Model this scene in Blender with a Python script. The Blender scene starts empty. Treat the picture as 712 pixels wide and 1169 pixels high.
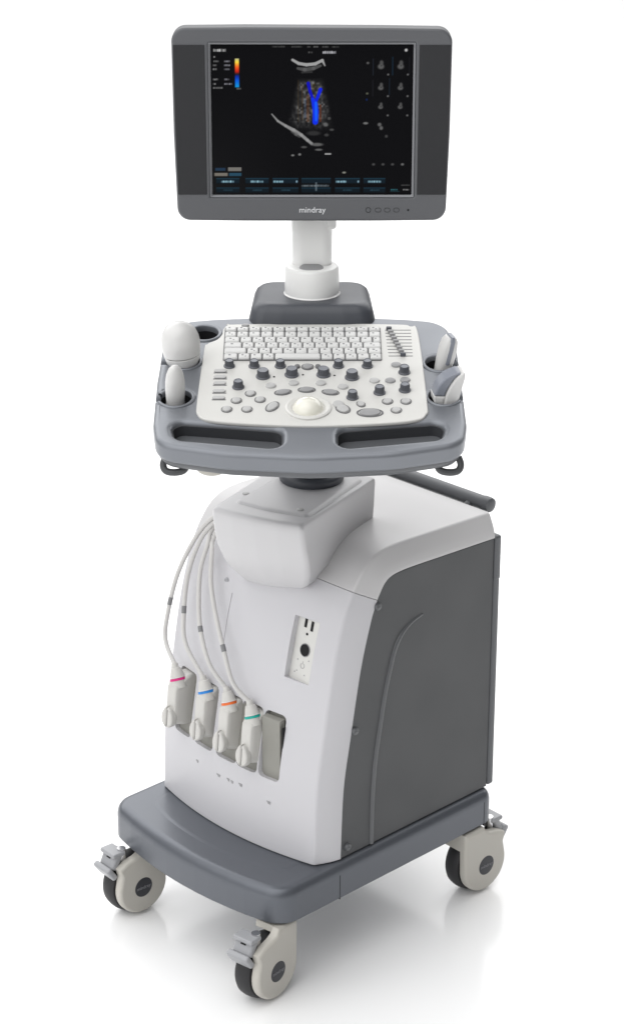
import bpy, bmesh, math, random
import numpy as np
from mathutils import Vector, Matrix, noise
random.seed(7)
scn = bpy.context.scene
COL = scn.collection
R = math.radians
PI = math.pi

# ------------------------------------------------------------------ materials
def mat(name, col, rough=.4, metal=0., coat=0., bump=0., bscale=400., var=0., spec=.5, emit=None):
    m = bpy.data.materials.new(name); m.use_nodes = True
    nt = m.node_tree; b = nt.nodes['Principled BSDF']
    b.inputs['Base Color'].default_value = (*col, 1)
    b.inputs['Roughness'].default_value = rough
    b.inputs['Metallic'].default_value = metal
    b.inputs['Specular IOR Level'].default_value = spec
    b.inputs['Coat Weight'].default_value = coat
    b.inputs['Coat Roughness'].default_value = .12
    tc = nt.nodes.new('ShaderNodeTexCoord')
    if bump > 0:
        n = nt.nodes.new('ShaderNodeTexNoise'); n.inputs['Scale'].default_value = bscale
        n.inputs['Detail'].default_value = 3
        bp = nt.nodes.new('ShaderNodeBump'); bp.inputs['Strength'].default_value = bump
        bp.inputs['Distance'].default_value = .0006
        nt.links.new(tc.outputs['Object'], n.inputs['Vector'])
        nt.links.new(n.outputs['Fac'], bp.inputs['Height'])
        nt.links.new(bp.outputs['Normal'], b.inputs['Normal'])
    if var > 0:
        n2 = nt.nodes.new('ShaderNodeTexNoise'); n2.inputs['Scale'].default_value = 9
        n2.inputs['Detail'].default_value = 5
        mr = nt.nodes.new('ShaderNodeMapRange')
        mr.inputs['From Min'].default_value = .3; mr.inputs['From Max'].default_value = .7
        mr.inputs['To Min'].default_value = rough - var; mr.inputs['To Max'].default_value = rough + var
        nt.links.new(tc.outputs['Object'], n2.inputs['Vector'])
        nt.links.new(n2.outputs['Fac'], mr.inputs['Value'])
        nt.links.new(mr.outputs['Result'], b.inputs['Roughness'])
    if emit:
        b.inputs['Emission Color'].default_value = (*emit, 1); b.inputs['Emission Strength'].default_value = 1
    return m

M = dict(
    white   = mat('white_plastic', (.555,.55,.572), .38, bump=.05, bscale=900, var=.05),
    cover   = mat('white_cover_plastic', (.565,.558,.562), .36, bump=.05, bscale=900, var=.05),
    arm     = mat('arm_plastic', (.57,.565,.575), .40, bump=.05, bscale=900, var=.05),
    cream   = mat('cream_panel', (.63,.625,.60), .42, bump=.05, bscale=900, var=.05),
    post    = mat('post_plastic', (.84,.84,.825), .34, var=.05),
    console = mat('console_grey', (.200,.211,.232), .38, metal=.40, bump=.08, bscale=1200, var=.05),
    base    = mat('base_grey', (.116,.125,.143), .33, metal=.35, bump=.04, bscale=1400, var=.02),
    pedestal= mat('pedestal_grey', (.060,.065,.077), .42, bump=.06, bscale=1200, var=.05),
    panel   = mat('side_panel_grey', (.061,.0635,.067), .48, bump=.12, bscale=1500, var=.05),
    ribmat  = mat('rib_glint_screw_grey', (.10,.104,.11), .3),  # rib's highlight put in as lighter grey than the panel; screws share it
    trim    = mat('rear_trim_grey', (.105,.11,.118), .4, var=.05),
    bezel   = mat('bezel_grey', (.098,.101,.109), .42, bump=.08, bscale=1500, var=.05),
    speaker = mat('speaker_grey', (.012,.0125,.015), .6, bump=.3, bscale=1600),
    bezlip  = mat('bezel_lip', (.28,.285,.30), .35),
    dark    = mat('dark_plastic', (.012,.012,.013), .5, spec=.2),
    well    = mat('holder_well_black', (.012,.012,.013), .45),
    grip    = mat('slot_inside_charcoal', (.040,.042,.047), .6, bump=.2, bscale=900),
    rubber  = mat('black_rubber', (.018,.018,.02), .55, bump=.15, bscale=700),
    hood    = mat('caster_cream', (.50,.48,.435), .42, bump=.05, bscale=900, var=.05),
    steel   = mat('steel', (.55,.55,.56), .25, metal=1),
    pedal   = mat('pedal_grey', (.33,.335,.35), .4, var=.05),
    key     = mat('key_cap', (.64,.64,.63), .45),
    keybed  = mat('key_bed', (.13,.13,.135), .6),
    legend  = mat('key_legend', (.16,.16,.17), .6),
    knob    = mat('knob_grey', (.085,.09,.105), .38),
    knobtop = mat('knob_top', (.24,.25,.275), .3),
    btn     = mat('button_grey', (.30,.30,.305), .42),
    btnlite = mat('button_pale', (.47,.47,.465), .42),
    btnring = mat('button_ring', (.13,.13,.135), .45),
    ball    = mat('trackball_cream', (.78,.765,.68), .14, coat=.5),
    bay     = mat('bay_beige', (.27,.265,.24), .55, bump=.1, bscale=500),
    conn    = mat('connector_white', (.56,.55,.525), .42, bump=.05, bscale=900),
    cable   = mat('cable_grey', (.56,.55,.535), .42),
    sleeve  = mat('cable_sleeve', (.20,.20,.205), .5),
    lens    = mat('lens_grey', (.22,.235,.275), .32),
    probe   = mat('probe_white', (.66,.655,.645), .33, coat=.15),
    pink    = mat('ring_magenta', (.62,.02,.20), .4),
    blue    = mat('ring_blue', (.02,.22,.62), .4),
    orange  = mat('ring_orange', (.75,.15,.03), .4),
    teal    = mat('ring_teal', (.01,.36,.30), .4),
    logo    = mat('logo_silver', (.75,.76,.78), .35),
    capdark = mat('cap_navy', (.02,.021,.028), .4),
    capmark = mat('cap_lettering', (.20,.20,.215), .45),
    print_  = mat('panel_print', (.25,.25,.26), .6),
    inner   = mat('inner_body', (.16,.16,.16), .7),
    glass   = None,
)

# ------------------------------------------------------------------ helpers
def link(name, me, m, parent=None, loc=(0,0,0), rot=(0,0,0), ang=38, wn=True):
    o = bpy.data.objects.new(name, me); COL.objects.link(o)
    if m is not None:
        if isinstance(m, (list, tuple)):
            for q in m: me.materials.append(q)
        else: me.materials.append(m)
    me.polygons.foreach_set('use_smooth', [True]*len(me.polygons))
    me.set_sharp_from_angle(angle=R(ang))
    if wn:
        w = o.modifiers.new('normals', 'WEIGHTED_NORMAL'); w.keep_sharp = True; w.weight = 80
    o.parent = parent; o.location = loc; o.rotation_euler = rot
    return o

def bm_obj(name, bm, m, parent=None, loc=(0,0,0), rot=(0,0,0), ang=38, wn=True):
    bmesh.ops.remove_doubles(bm, verts=bm.verts, dist=1e-6)
    bmesh.ops.recalc_face_normals(bm, faces=bm.faces)
    me = bpy.data.meshes.new(name); bm.to_mesh(me); bm.free()
    return link(name, me, m, parent, loc, rot, ang, wn)

def empty(name, loc=(0,0,0), rz=0, parent=None):
    o = bpy.data.objects.new(name, None); COL.objects.link(o)
    o.empty_display_size = .05; o.location = loc; o.rotation_euler = (0,0,rz); o.parent = parent
    return o

def tag(o, label, cat, group=None, kind=None):
    if label: o['label'] = label
    if cat: o['category'] = cat
    if group: o['group'] = group
    if kind: o['kind'] = kind

def rpoly(pts, seg=6):
    """polygon with rounded corners; pts = (x, y, r)"""
    out = []; n = len(pts)
    for i in range(n):
        p = Vector(pts[i][:2]); a = Vector(pts[i-1][:2]); b = Vector(pts[(i+1) % n][:2]); r = pts[i][2]
        if r <= 0: out.append((p.x, p.y)); continue
        da = (a-p).normalized(); db = (b-p).normalized()
        half = math.acos(max(-1, min(1, da.dot(db))))/2
        t = min(r/math.tan(half), .49*(a-p).length, .49*(b-p).length); rr = t*math.tan(half)
        c = p + (da+db).normalized()*(rr/math.sin(half))
        v0 = p+da*t-c; v1 = p+db*t-c
        a0 = math.atan2(v0.y, v0.x); a1 = math.atan2(v1.y, v1.x)
        d = (a1-a0+PI) % (2*PI) - PI
        for k in range(seg+1):
            q = a0+d*k/seg; out.append((c.x+rr*math.cos(q), c.y+rr*math.sin(q)))
    return out

def rrect(w, h, r, seg=6, cx=0, cy=0):
    return rpoly([(cx-w/2,cy-h/2,r),(cx+w/2,cy-h/2,r),(cx+w/2,cy+h/2,r),(cx-w/2,cy+h/2,r)], seg)

def circle(cx, cy, r, n=40, ry=None):
    ry = ry or r
    return [(cx+r*math.cos(2*PI*k/n), cy+ry*math.sin(2*PI*k/n)) for k in range(n)]

def catmull(pts, n=8, closed=False):
    P = [Vector(p) for p in pts]; out = []; N = len(P)
    rng = range(N if closed else N-1)
    for i in rng:
        if closed: p0,p1,p2,p3 = P[i-1],P[i],P[(i+1)%N],P[(i+2)%N]
        else: p0,p1,p2,p3 = P[max(i-1,0)],P[i],P[i+1],P[min(i+2,N-1)]
        for k in range(n):
            t = k/n
            out.append(.5*((2*p1)+(p2-p0)*t+(2*p0-5*p1+4*p2-p3)*t*t+(3*p1-p0-3*p2+p3)*t**3))
    if not closed: out.append(P[-1])
    return out

def plate_mesh(outlines, ztop, thick, bev, res=3):
    """flat plate from one outer outline and hole outlines, edges rounded by bev; top at ztop"""
    cu = bpy.data.curves.new('tmp', 'CURVE'); cu.dimensions = '2D'; cu.fill_mode = 'BOTH'
    for pl in outlines:
        s = cu.splines.new('POLY'); s.points.add(len(pl)-1)
        for k, p in enumerate(pl): s.points[k].co = (p[0], p[1], 0, 1)
        s.use_cyclic_u = True
    cu.extrude = max(thick/2-bev, 1e-5); cu.bevel_depth = bev; cu.bevel_resolution = res; cu.offset = -bev
    o = bpy.data.objects.new('tmp', cu); COL.objects.link(o)
    dg = bpy.context.evaluated_depsgraph_get(); dg.update()
    me = bpy.data.meshes.new_from_object(o.evaluated_get(dg))
    bpy.data.objects.remove(o); bpy.data.curves.remove(cu)
    me.materials.clear()
    me.polygons.foreach_set('material_index', [0]*len(me.polygons))
    me.transform(Matrix.Translation((0,0,ztop-thick/2)))
    bm = bmesh.new(); bm.from_mesh(me); bmesh.ops.remove_doubles(bm, verts=bm.verts, dist=2e-6)
    bmesh.ops.recalc_face_normals(bm, faces=bm.faces); bm.to_mesh(me); bm.free()
    return me

def plate(name, outlines, ztop, thick, bev, m, parent=None, loc=(0,0,0), rot=(0,0,0), res=3, ang=45):
    return link(name, plate_mesh(outlines, ztop, thick, bev, res), m, parent, loc, rot, ang)

def plate_into(bm, outlines, ztop, thick, bev, mtx=None, res=3):
    me = plate_mesh(outlines, ztop, thick, bev, res)
    if mtx is not None: me.transform(mtx)
    bm.from_mesh(me); bpy.data.meshes.remove(me)

def box(bm, c, s, bev=0., seg=2, mtx=None):
    g = bmesh.ops.create_cube(bm, size=1)['verts']
    for v in g: v.co = Vector((v.co.x*s[0], v.co.y*s[1], v.co.z*s[2]))
    if bev > 0:
        es = list({e for v in g for e in v.link_edges})
        r = bmesh.ops.bevel(bm, geom=es, offset=bev, segments=seg, affect='EDGES', profile=.5)
        g = list({v for f in r['faces'] for v in f.verts} | {v for v in g if v.is_valid})
    T = Matrix.Translation(c)
    if mtx is not None: T = mtx @ T
    for v in g: v.co = T @ v.co
    return g

def lathe(bm, prof, n=32, mtx=None, sx=1, sy=1):
    """prof = [(r, z)...] about z"""
    rings = []
    for r, z in prof:
        if r < 1e-6: rings.append([bm.verts.new((0,0,z))])
        else: rings.append([bm.verts.new((sx*r*math.cos(2*PI*k/n), sy*r*math.sin(2*PI*k/n), z)) for k in range(n)])
    for a, b in zip(rings, rings[1:]):
        for k in range(n):
            j = (k+1) % n
            if len(a) == 1 and len(b) == 1: break
            if len(a) == 1: bm.faces.new((a[0], b[k], b[j]))
            elif len(b) == 1: bm.faces.new((a[k], b[0], a[j]))
            else: bm.faces.new((a[k], a[j], b[j], b[k]))
    if mtx is not None:
        for rr in rings:
            for v in rr: v.co = mtx @ v.co

def loft(bm, rings, cap0=True, cap1=True, closed=True):
    vs = [[bm.verts.new(p) for p in r] for r in rings]
    for a, b in zip(vs, vs[1:]):
        n = len(a)
        for k in range(n if closed else n-1):
            j = (k+1) % n
            bm.faces.new((a[k], a[j], b[j], b[k]))
    if cap0: bm.faces.new(vs[0][::-1])
    if cap1: bm.faces.new(vs[-1])
    return vs

def tube(bm, path, r, n=12, caps=True, radii=None):
    P = [Vector(p) for p in path]
    T = [(P[min(i+1,len(P)-1)]-P[max(i-1,0)]).normalized() for i in range(len(P))]
    up = Vector((0,0,1)) if abs(T[0].z) < .9 else Vector((0,1,0))
    nrm = (up - T[0]*up.dot(T[0])).normalized(); rings = []
    for i, p in enumerate(P):
        nrm = (nrm - T[i]*nrm.dot(T[i])).normalized(); b = T[i].cross(nrm)
        rr = radii[i] if radii else r
        rings.append([p + nrm*rr*math.cos(2*PI*k/n) + b*rr*math.sin(2*PI*k/n) for k in range(n)])
    loft(bm, rings, caps, caps)

def inset(pl, d):
    """offset a closed outline inwards (counter-clockwise outline)"""
    n = len(pl); out = []
    for i in range(n):
        a = Vector(pl[i-1]); p = Vector(pl[i]); b = Vector(pl[(i+1) % n])
        e1 = (p-a); e2 = (b-p)
        if e1.length < 1e-9: e1 = e2
        if e2.length < 1e-9: e2 = e1
        n1 = Vector((-e1.y, e1.x)).normalized(); n2 = Vector((-e2.y, e2.x)).normalized()
        m = (n1+n2).normalized(); c = max(m.dot(n1), .5)
        out.append(tuple(p + m*(d/c)))
    return out

def text_mesh(s, size, depth=.0003):
    cu = bpy.data.curves.new('tmp', 'FONT'); cu.body = s; cu.size = size; cu.extrude = depth
    cu.align_x = 'CENTER'; cu.align_y = 'CENTER'
    o = bpy.data.objects.new('tmp', cu); COL.objects.link(o)
    dg = bpy.context.evaluated_depsgraph_get(); dg.update()
    me = bpy.data.meshes.new_from_object(o.evaluated_get(dg))
    bpy.data.objects.remove(o); bpy.data.curves.remove(cu); me.materials.clear()
    return me

def boolean(o, cutters):
    for c in cutters:
        md = o.modifiers.new('cut', 'BOOLEAN'); md.object = c; md.operation = 'DIFFERENCE'; md.solver = 'EXACT'
    dg = bpy.context.evaluated_depsgraph_get(); dg.update()
    me = bpy.data.meshes.new_from_object(o.evaluated_get(dg))
    old = o.data; o.modifiers.clear(); o.data = me; bpy.data.meshes.remove(old)
    for c in cutters: bpy.data.objects.remove(c)
    me.polygons.foreach_set('use_smooth', [True]*len(me.polygons))
    me.set_sharp_from_angle(angle=R(38))
    w = o.modifiers.new('normals', 'WEIGHTED_NORMAL'); w.keep_sharp = True; w.weight = 80

# ------------------------------------------------------------------ setting
bm = bmesh.new(); S = 60
bm.faces.new([bm.verts.new(p) for p in ((-S,-S,0),(S,-S,0),(S,S,0),(-S,S,0))])
fm = mat('studio_floor', (.96,.96,.96), .16, spec=.42)
floor = bm_obj('floor', bm, fm, wn=False); tag(floor, None, None, kind='structure')
floor['label'] = 'seamless white studio floor'

# ------------------------------------------------------------------ the machine
YAW = -.805
root = empty('ultrasound_machine', (-.0157, .0401, 0), YAW)
tag(root, 'grey and white ultrasound machine on four casters with monitor and tilted control console', 'ultrasound machine')

# ---- base: bowed plate with rounded edges, seams between its mouldings
def base_outline():
    W, yb, yf = .2115, .252, -.246
    pts = [(-W,yb,.028),(-W,yf,.052)]
    front = []
    for k in range(2, 11):
        x = -W + 2*W*k/12
        front.append((x, yf-.030*(1-(x/W)**2), .05))
    fr = [(-W, yf-.002, .048)] + front + [(W, yf, .050)]
    return rpoly(fr + [(W,yb,.022),(-W,yb,.022)], 10)
ol = base_outline()
bm = bmesh.new()
lv = [(.1305,.006),(.1320,.002),(.135,0),(.1745,0),(.1808,.0010),(.1860,.0030),(.1900,.0062),(.1924,.0100),(.1936,.0145),(.1938,.0190)]
loft(bm, [[(x,y,z) for x, y in inset(ol, d)] for z, d in lv])
base = bm_obj('base', bm, M['base'], root, ang=50)
for y in (-.119, .226):
    bm = bmesh.new(); box(bm, (.2105, y, .1535), (.0024,.0012,.044)); box(bm, (.2085, y, .1775), (.0040,.0012,.006), 0, 1, None)
    bm_obj('seam_gap', bm, M['dark'], base, wn=False)
fr = [(-.165,-.10,.0)] + [(-.165,-.205,.045)] + [(-.165+.33*k/10, -.205-.027*(1-(2*k/10-1)**2), 0) for k in range(2,9)] + [(.165,-.205,.045),(.165,-.10,0)]
io = rpoly(fr, 6)
bm = bmesh.new()
loft(bm, [[(x,y,z) for x, y in inset(io, d)] for z, d in [(.1934,0),(.1939,.003),(.1944,.007),(.1947,.011)]])
bm_obj('base_step', bm, M['base'], root, ang=60)

# ---- cabinet: front shell and top cover from one swept profile
PROF = [(-.147,.1965),(-.1465,.215),(-.141,.324),(-.126,.413),(-.104,.528),(-.084,.600),(-.073,.630),(-.060,.656),(-.040,.682),(-.012,.698),(.03,.703),(.12,.700),(.245,.695)]
prof = [Vector((p.x, p.y)) for p in catmull([(a,b,0) for a, b in PROF], 14)]
def bowk(z):
    t = min(1, max(0, (z-.60)/.09)); return .030*(1-t*t*(3-2*t))
def shell_x():
    """(x, drop) across the shell: face, tight corner, oblique side band, flange"""
    W = .2
    half = []
    xc, r, a1 = .1805, .0065, R(66)
    for k in range(9):
        a = a1*k/8; half.append((xc+r*math.sin(a)-.0, r-r*math.cos(a)))
    x1, d1 = half[-1]
    L = (W-.0012-x1)
    for k in range(1, 7):
        q = k/6; half.append((x1+L*(1-(1-q)**1.35), d1+(.0330-d1)*q))
    half.append((W, .0365)); half.append((W, .0405))
    mid = [(-xc+2*xc*k/24, 0) for k in range(1, 24)]
    return [(-x, d) for x, d in half[::-1]] + mid + half
SX = shell_x()
def shell_grid(rows):
    out = []
    for i in rows:
        p = prof[i]; t = (prof[min(i+1,len(prof)-1)]-prof[max(i-1,0)]).normalized()
        N = Vector((-t.y, t.x))                     # outward: forward and up
        if N.y < 0 and N.x > 0: N = -N
        f = min(1, max(0, (p.y-.2)/.15)); N = Vector((N.x, N.y*f)).normalized()
        line = []
        for x, drop in SX:
            h = bowk(p.y)*(1-(x/.2)**2) - drop
            q = p + N*h; line.append((x, q.x, q.y))
        out.append(line)
    return out
seam = min(range(len(prof)), key=lambda i: abs(prof[i].y-.646))
def shell_obj(name, rows, m):
    g = shell_grid(rows); bm = bmesh.new()
    loft(bm, g, False, False, closed=False)
    o = bm_obj(name, bm, m, root, wn=False)
    md = o.modifiers.new('s', 'SOLIDIFY'); md.thickness = .011; md.offset = -1
    return o
# normal orientation: make sure solidify goes inward
def fix_normals(o):
    me = o.data
    c = sum((p.normal.y*p.area for p in me.polygons))+ -sum((p.normal.z*p.area for p in me.polygons))
    if c > 0: me.flip_normals()
front = shell_obj('front_shell', range(0, seam+1), M['white']); fix_normals(front)
top = shell_obj('top_cover', range(seam, len(prof)), M['cover']); fix_normals(top)
# tiny gap between the two mouldings
for v in top.data.vertices:
    pass
def y_front(x, z):
    i = min(range(len(prof)), key=lambda k: abs(prof[k].y-z)); return prof[i].x - bowk(z)*(1-(x/.2)**2)
TILT = math.atan2(.0242, .10)
def cutter(c, s, rx=0, bev=.004):
    bm = bmesh.new(); box(bm, (0,0,0), s, bev, 3)
    o = bm_obj('cutter', bm, None, root, c, (rx,0,0), wn=False); return o
BAYC = (-.034, -.135, .374); BAYS = (.300, .11, .110)
UX0, UX1, UZ0, UZ1 = .0985, .1455, .4985, .6015
uy = y_front(.1455, .55)
cuts = [cutter(((UX0+UX1)/2, uy-.0258, .55), (UX1-UX0, .06, UZ1-UZ0), -TILT, .0015)]
SOCK = [(-.1235,.050),(-.0615,.050),(-.0025,.050),(.0450,.046),(.0925,.043)]
for x, w in SOCK: cuts.append(cutter((x, -.135, .375), (w, .11, .114), -.14, .009))
sy = y_front(-.041, .55)
cuts.append(cutter((-.041, sy, .55), (.0012, .004, .085), -TILT, 0))
bpy.context.view_layer.update()
boolean(front, cuts)
dg = bpy.context.evaluated_depsgraph_get(); dg.update()
me = bpy.data.meshes.new_from_object(top.evaluated_get(dg)); top.modifiers.clear(); top.data = me
me.polygons.foreach_set('use_smooth', [True]*len(me.polygons)); me.set_sharp_from_angle(angle=R(38))
w = top.modifiers.new('normals', 'WEIGHTED_NORMAL'); w.keep_sharp = True; w.weight = 80
top.location = (0, .0003, .0008)

# inner body, sides, rear
def side_outline(d, z0=.196, yb=.243):
    pts = []
    for i in range(0, len(prof), 3):
        p = prof[i]; t = (prof[min(i+1,len(prof)-1)]-prof[max(i-1,0)]).normalized(); N = Vector((-t.y,t.x))
        if N.y < 0 and N.x > 0: N = -N
        q = p - N*d
        if q.x < yb and q.y > z0: pts.append((q.x, q.y))
    zt = pts[-1][1]
    return [(pts[0][0], z0)] + pts + [(yb, zt-.0005), (yb, z0)]
MX = Matrix(((0,0,1,0),(1,0,0,0),(0,1,0,0),(0,0,0,1)))      # plate (a,b,n) -> (y,z,x)
so = side_outline(.0405)[::-1]
bm = bmesh.new()
inn = side_outline(.030, .1945, .245)[::-1]
loft(bm, [[(-.186, y, z) for y, z in inn], [(.186, y, z) for y, z in inn]])
bm_obj('cabinet_body', bm, M['inner'], root, wn=False)
for s in (1, -1):
    me = plate_mesh([so], 0, .008, .0012, 2); me.transform(Matrix.Translation((.1995*s if s > 0 else -.1915,0,0)) @ MX)
    p = link('side_panel', me, M['panel'], root)
    # pressed rib, its highlight painted in as a lighter grey
    path = catmull([(.1985*s,.075,.572),(.1985*s,.050,.566),(.1985*s,.028,.553),(.1985*s,.0125,.531),(.1985*s,.002,.500),(.1985*s,-.0085,.4616),(.1985*s,-.0205,.400),(.1985*s,-.0300,.3437),(.1985*s,-.0350,.280),(.1985*s,-.0362,.2174),(.1985*s,-.0362,.197)], 6)
    rad = [.0046*min(1, .55+i/30) for i in range(len(path))]
    bm = bmesh.new(); tube(bm, path, .0035, 10, True, rad)
    bm_obj('rib', bm, M['ribmat'], p)
    for (y, z) in ((-.029,.618),(-.077,.417),(-.092,.213)):
        bm = bmesh.new(); lathe(bm, [(0,.0050),(.0034,.0050),(.0058,.0042),(.0068,.002),(.0068,-.001)], 20, Matrix.Translation((.1995*s, y, z)) @ Matrix.Rotation(PI/2*s, 4, 'Y'))
        box(bm, (.2046*s, y, z), (.001,.007,.0012))
        bm_obj('screw', bm, M['ribmat'], p)
bm = bmesh.new(); box(bm, (0,.2525,.425), (.402,.015,.458), .005, 3)
bm_obj('rear_panel', bm, M['trim'], root)
bm = bmesh.new(); box(bm, (0,.2520,.618), (.4055,.015,.080), .005, 3)
bm_obj('rear_trim', bm, M['trim'], root)

# ---- connector bay on the front shell
bm = bmesh.new()
g = []
for zi in range(9):
    z = .310+.130*zi/8; row = []
    for xi in range(41):
        x = -.180+.299*xi/40; e = max(0, abs(x)-.165)
        row.append((x, y_front(x, z)+.0090+e*.8, z))
    g.append(row)
loft(bm, g, False, False, closed=False)
for x in ():                     # walls between the sockets
    box(bm, (x, y_front(x,.375)+.0125, .375), (.006,.010,.120), .001, 2)
for k in range(9):
    x = .086+k*.0030; box(bm, (x, y_front(x,.372)+.0088, .372), (.0010,.0016,.094), 0, 1, Matrix.Translation((0,0,0)))
bay = bm_obj('connector_bay', bm, M['bay'], root, wn=False)
bm = bmesh.new()
def blank(d, z0, z1): return [(a, y_front(a, .5*(z0+z1))+d, z) for z, sgn in ((z0,1),(z1,-1)) for a in ([.0725,.085,.097,.1085] if sgn > 0 else [.1085,.097,.085,.0725])]
loft(bm, [blank(.012,.320,.427), blank(.0022,.321,.426), blank(.0012,.3225,.4245)])
bm_obj('blank_cover', bm, M['bay'], bay, ang=30)
bm = bmesh.new(); x = .1135
box(bm, (x, y_front(x,.37)+.0085, .370), (.0022,.013,.092), .0006, 2)  # dark strip put in for the shadow gap along the right wall
box(bm, (x-.003, y_front(x,.37)+.009, .358), (.005,.010,.022), .001, 2)
box(bm, (x-.006, y_front(x,.37)+.011, .350), (.006,.006,.010), .001, 2)
bm_obj('latch_and_gap_shade', bm, M['dark'], bay, wn=False)

# ---- port panel (USB, round port, power symbol)
TU = Matrix.Translation(((UX0+UX1)/2, uy+.0050, .55)) @ Matrix.Rotation(-TILT, 4, 'X')
bm = bmesh.new(); box(bm, (-.0034,.003,-.002), (.0532,.012,.116), 0, 1, TU)
port = bm_obj('port_panel', bm, M['cream'], root, wn=False)
FR_ = TU @ Matrix.Translation((0,-.0031,0)) @ Matrix.Rotation(PI/2, 4, 'X')     # plate plane facing -y
def onport(name, outs, th, m, mtx=None):
    me = plate_mesh(outs, th, th+.0008, .0002, 1); me.transform(FR_); return link(name, me, m, port)
onport('usb_port', [rrect(.0055,.016,.0006,3,-.0065,.036)], .0006, M['dark'])
onport('usb_port', [rrect(.0055,.016,.0006,3, .0078,.0335)], .0006, M['dark'])
onport('indicator', [circle(-.0005,.0185,.0022,18)], .0006, M['dark'])
onport('power_button', [circle(.0015,-.0075,.0094,36)], .0016, M['dark'])
onport('power_button_ring', [circle(.0015,-.0075,.0108,36), circle(.0015,-.0075,.0098,36)], .0012, M['print_'])
# power symbol, ground mark
arc = [(.0045*math.cos(a)+.0015, .0045*math.sin(a)-.0335) for a in [PI/2+.6+k*(2*PI-1.2)/20 for k in range(21)]]
arc += [(.0037*math.cos(a)+.0015, .0037*math.sin(a)-.0335) for a in [PI/2-.6-k*(2*PI-1.2)/20 for k in range(21)]]
bm = bmesh.new()
plate_into(bm, [arc], .0003, .0008, .0001, None, 0)
plate_into(bm, [rrect(.0008,.005,.0001,2,.0015,-.0285)], .0003, .0008, .0001, None, 0)
for a, b in ((-.011,-.026),(-.009,-.044),(.009,-.047),(.013,-.022),(-.013,-.047)):
    plate_into(bm, [[(a-.0014,b-.001),(a+.0014,b-.001),(a,b+.0014)]], .0003, .0008, .0001, None, 0)
for v in bm.verts: v.co = FR_ @ v.co
bm_obj('printed_symbols', bm, M['print_'], port, wn=False)
# printed marks below the bay
for x, z, w_ in ((-.075,.2922,.006),(-.018,.2897,.009),(.006,.2911,.006),(.015,.2905,.006),(.0346,.2924,.008),(.0956,.2824,.009)):
    bm = bmesh.new(); box(bm, (x, y_front(x, z)-.0003, z), (w_,.0006,.0022))
    box(bm, (x+.001, y_front(x, z-.0022)-.0003, z-.0022), (w_*.6,.0006,.0030))
    bm_obj('socket_mark', bm, M['btn'], front, wn=False)
# shell screw on the left shoulder
bm = bmesh.new(); lathe(bm, [(0,.003),(.0045,.003),(.0055,.0015),(.0055,-.003)], 20, Matrix.Translation((-.0607, y_front(-.0607,.605), .605)) @ Matrix.Rotation(PI/2+.2, 4, 'X'))
bm_obj('shell_screw', bm, M['pedal'], root)

# ---- swivel arm above the front shell
ARM = R(16.7)
arm = None
def arm_ring(z, f, hl, hw, rear, r):
    m = (hw-hl)/2
    pl = rpoly([(-.082,rear,r*.7),(-hl,f,r),(m-hw*.5,f-.006,.05),(m,f-.008,.06),(m+hw*.5,f-.006,.05),(hw,f,r),(.082,rear,r*.7)], 7)
    return [(x, y, z) for x, y in pl]
bm = bmesh.new()
secs = [(.590,.105,.066,.010,.225,.010),(.612,.085,.0695,.0265,.228,.010),(.630,.066,.0745,.0453,.229,.010),(.648,.048,.0785,.0619,.230,.010),(.672,.031,.0832,.0747,.232,.010),(.700,.0165,.0848,.0812,.234,.010),(.725,.008,.0840,.0818,.237,.009),(.752,.0015,.0826,.0820,.239,.009),(.760,.0005,.0818,.0815,.24,.009),(.765,.0012,.081,.0807,.239,.008),(.7685,.004,.078,.078,.236,.008),(.770,.009,.073,.073,.231,.007)]
loft(bm, [arm_ring(*q) for q in secs])
arm = bm_obj('swivel_arm', bm, M['arm'], root, (.0685,-.163,0), (0,0,ARM), ang=60)
bm = bmesh.new()
pl = rpoly([(-.052,.215,.012),(-.056,.032,.009),(0,.026,.04),(.072,.032,.008),(.072,.215,.012)], 7)
loft(bm, [[(x,y,z) for x, y in inset(pl, d)] for z, d in [(.769,-.003),(.7704,-.001),(.7726,.0012),(.7738,.0040),(.7741,.008)]])
bm_obj('arm_cover', bm, M['arm'], arm, ang=60)
for (x, y) in ((-.062,.072),(.052,.046)):
    bm = bmesh.new(); lathe(bm, [(0,.002),(.0035,.002),(.005,.0015),(.0055,-.001)], 20, Matrix.Translation((x,y,.770 if x < 0 else .7740)))
    bm_obj('screw_cap', bm, M['btnlite'], arm)
# lift column between arm and console
bm = bmesh.new()
lathe(bm, [(0,.768),(.050,.768),(.052,.774),(.052,.780),(.049,.784),(.043,.786),(.043,.81),(.041,.812),(.041,1.0),(0,1.0)], 48)
bm_obj('lift_column', bm, M['pedestal'], root, (.0195,.002,.004))

# ---- push handle at the rear
bm = bmesh.new()
tube(bm, [(-.160,.269,.6965),(-.158,.269,.6965),(.158,.269,.6965),(.160,.269,.6965)], .0120, 20)
hnd = bm_obj('push_handle', bm, M['trim'], root)
for s in (-1, 1):
    bm = bmesh.new(); lathe(bm, [(0,.009),(.008,.009),(.0120,.0070),(.0130,.003),(.0130,-.008),(.0118,-.009)], 24, Matrix.Translation((.160*s,.269,.6965)) @ Matrix.Rotation(PI/2*s, 4, 'Y'))
    bm_obj('end_cap', bm, M['trim'], hnd)
    bm = bmesh.new(); tube(bm, [(.126*s,.236,.672),(.126*s,.256,.687),(.126*s,.268,.695)], .0075, 12)
    bm_obj('bracket', bm, M['trim'], hnd)

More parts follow.
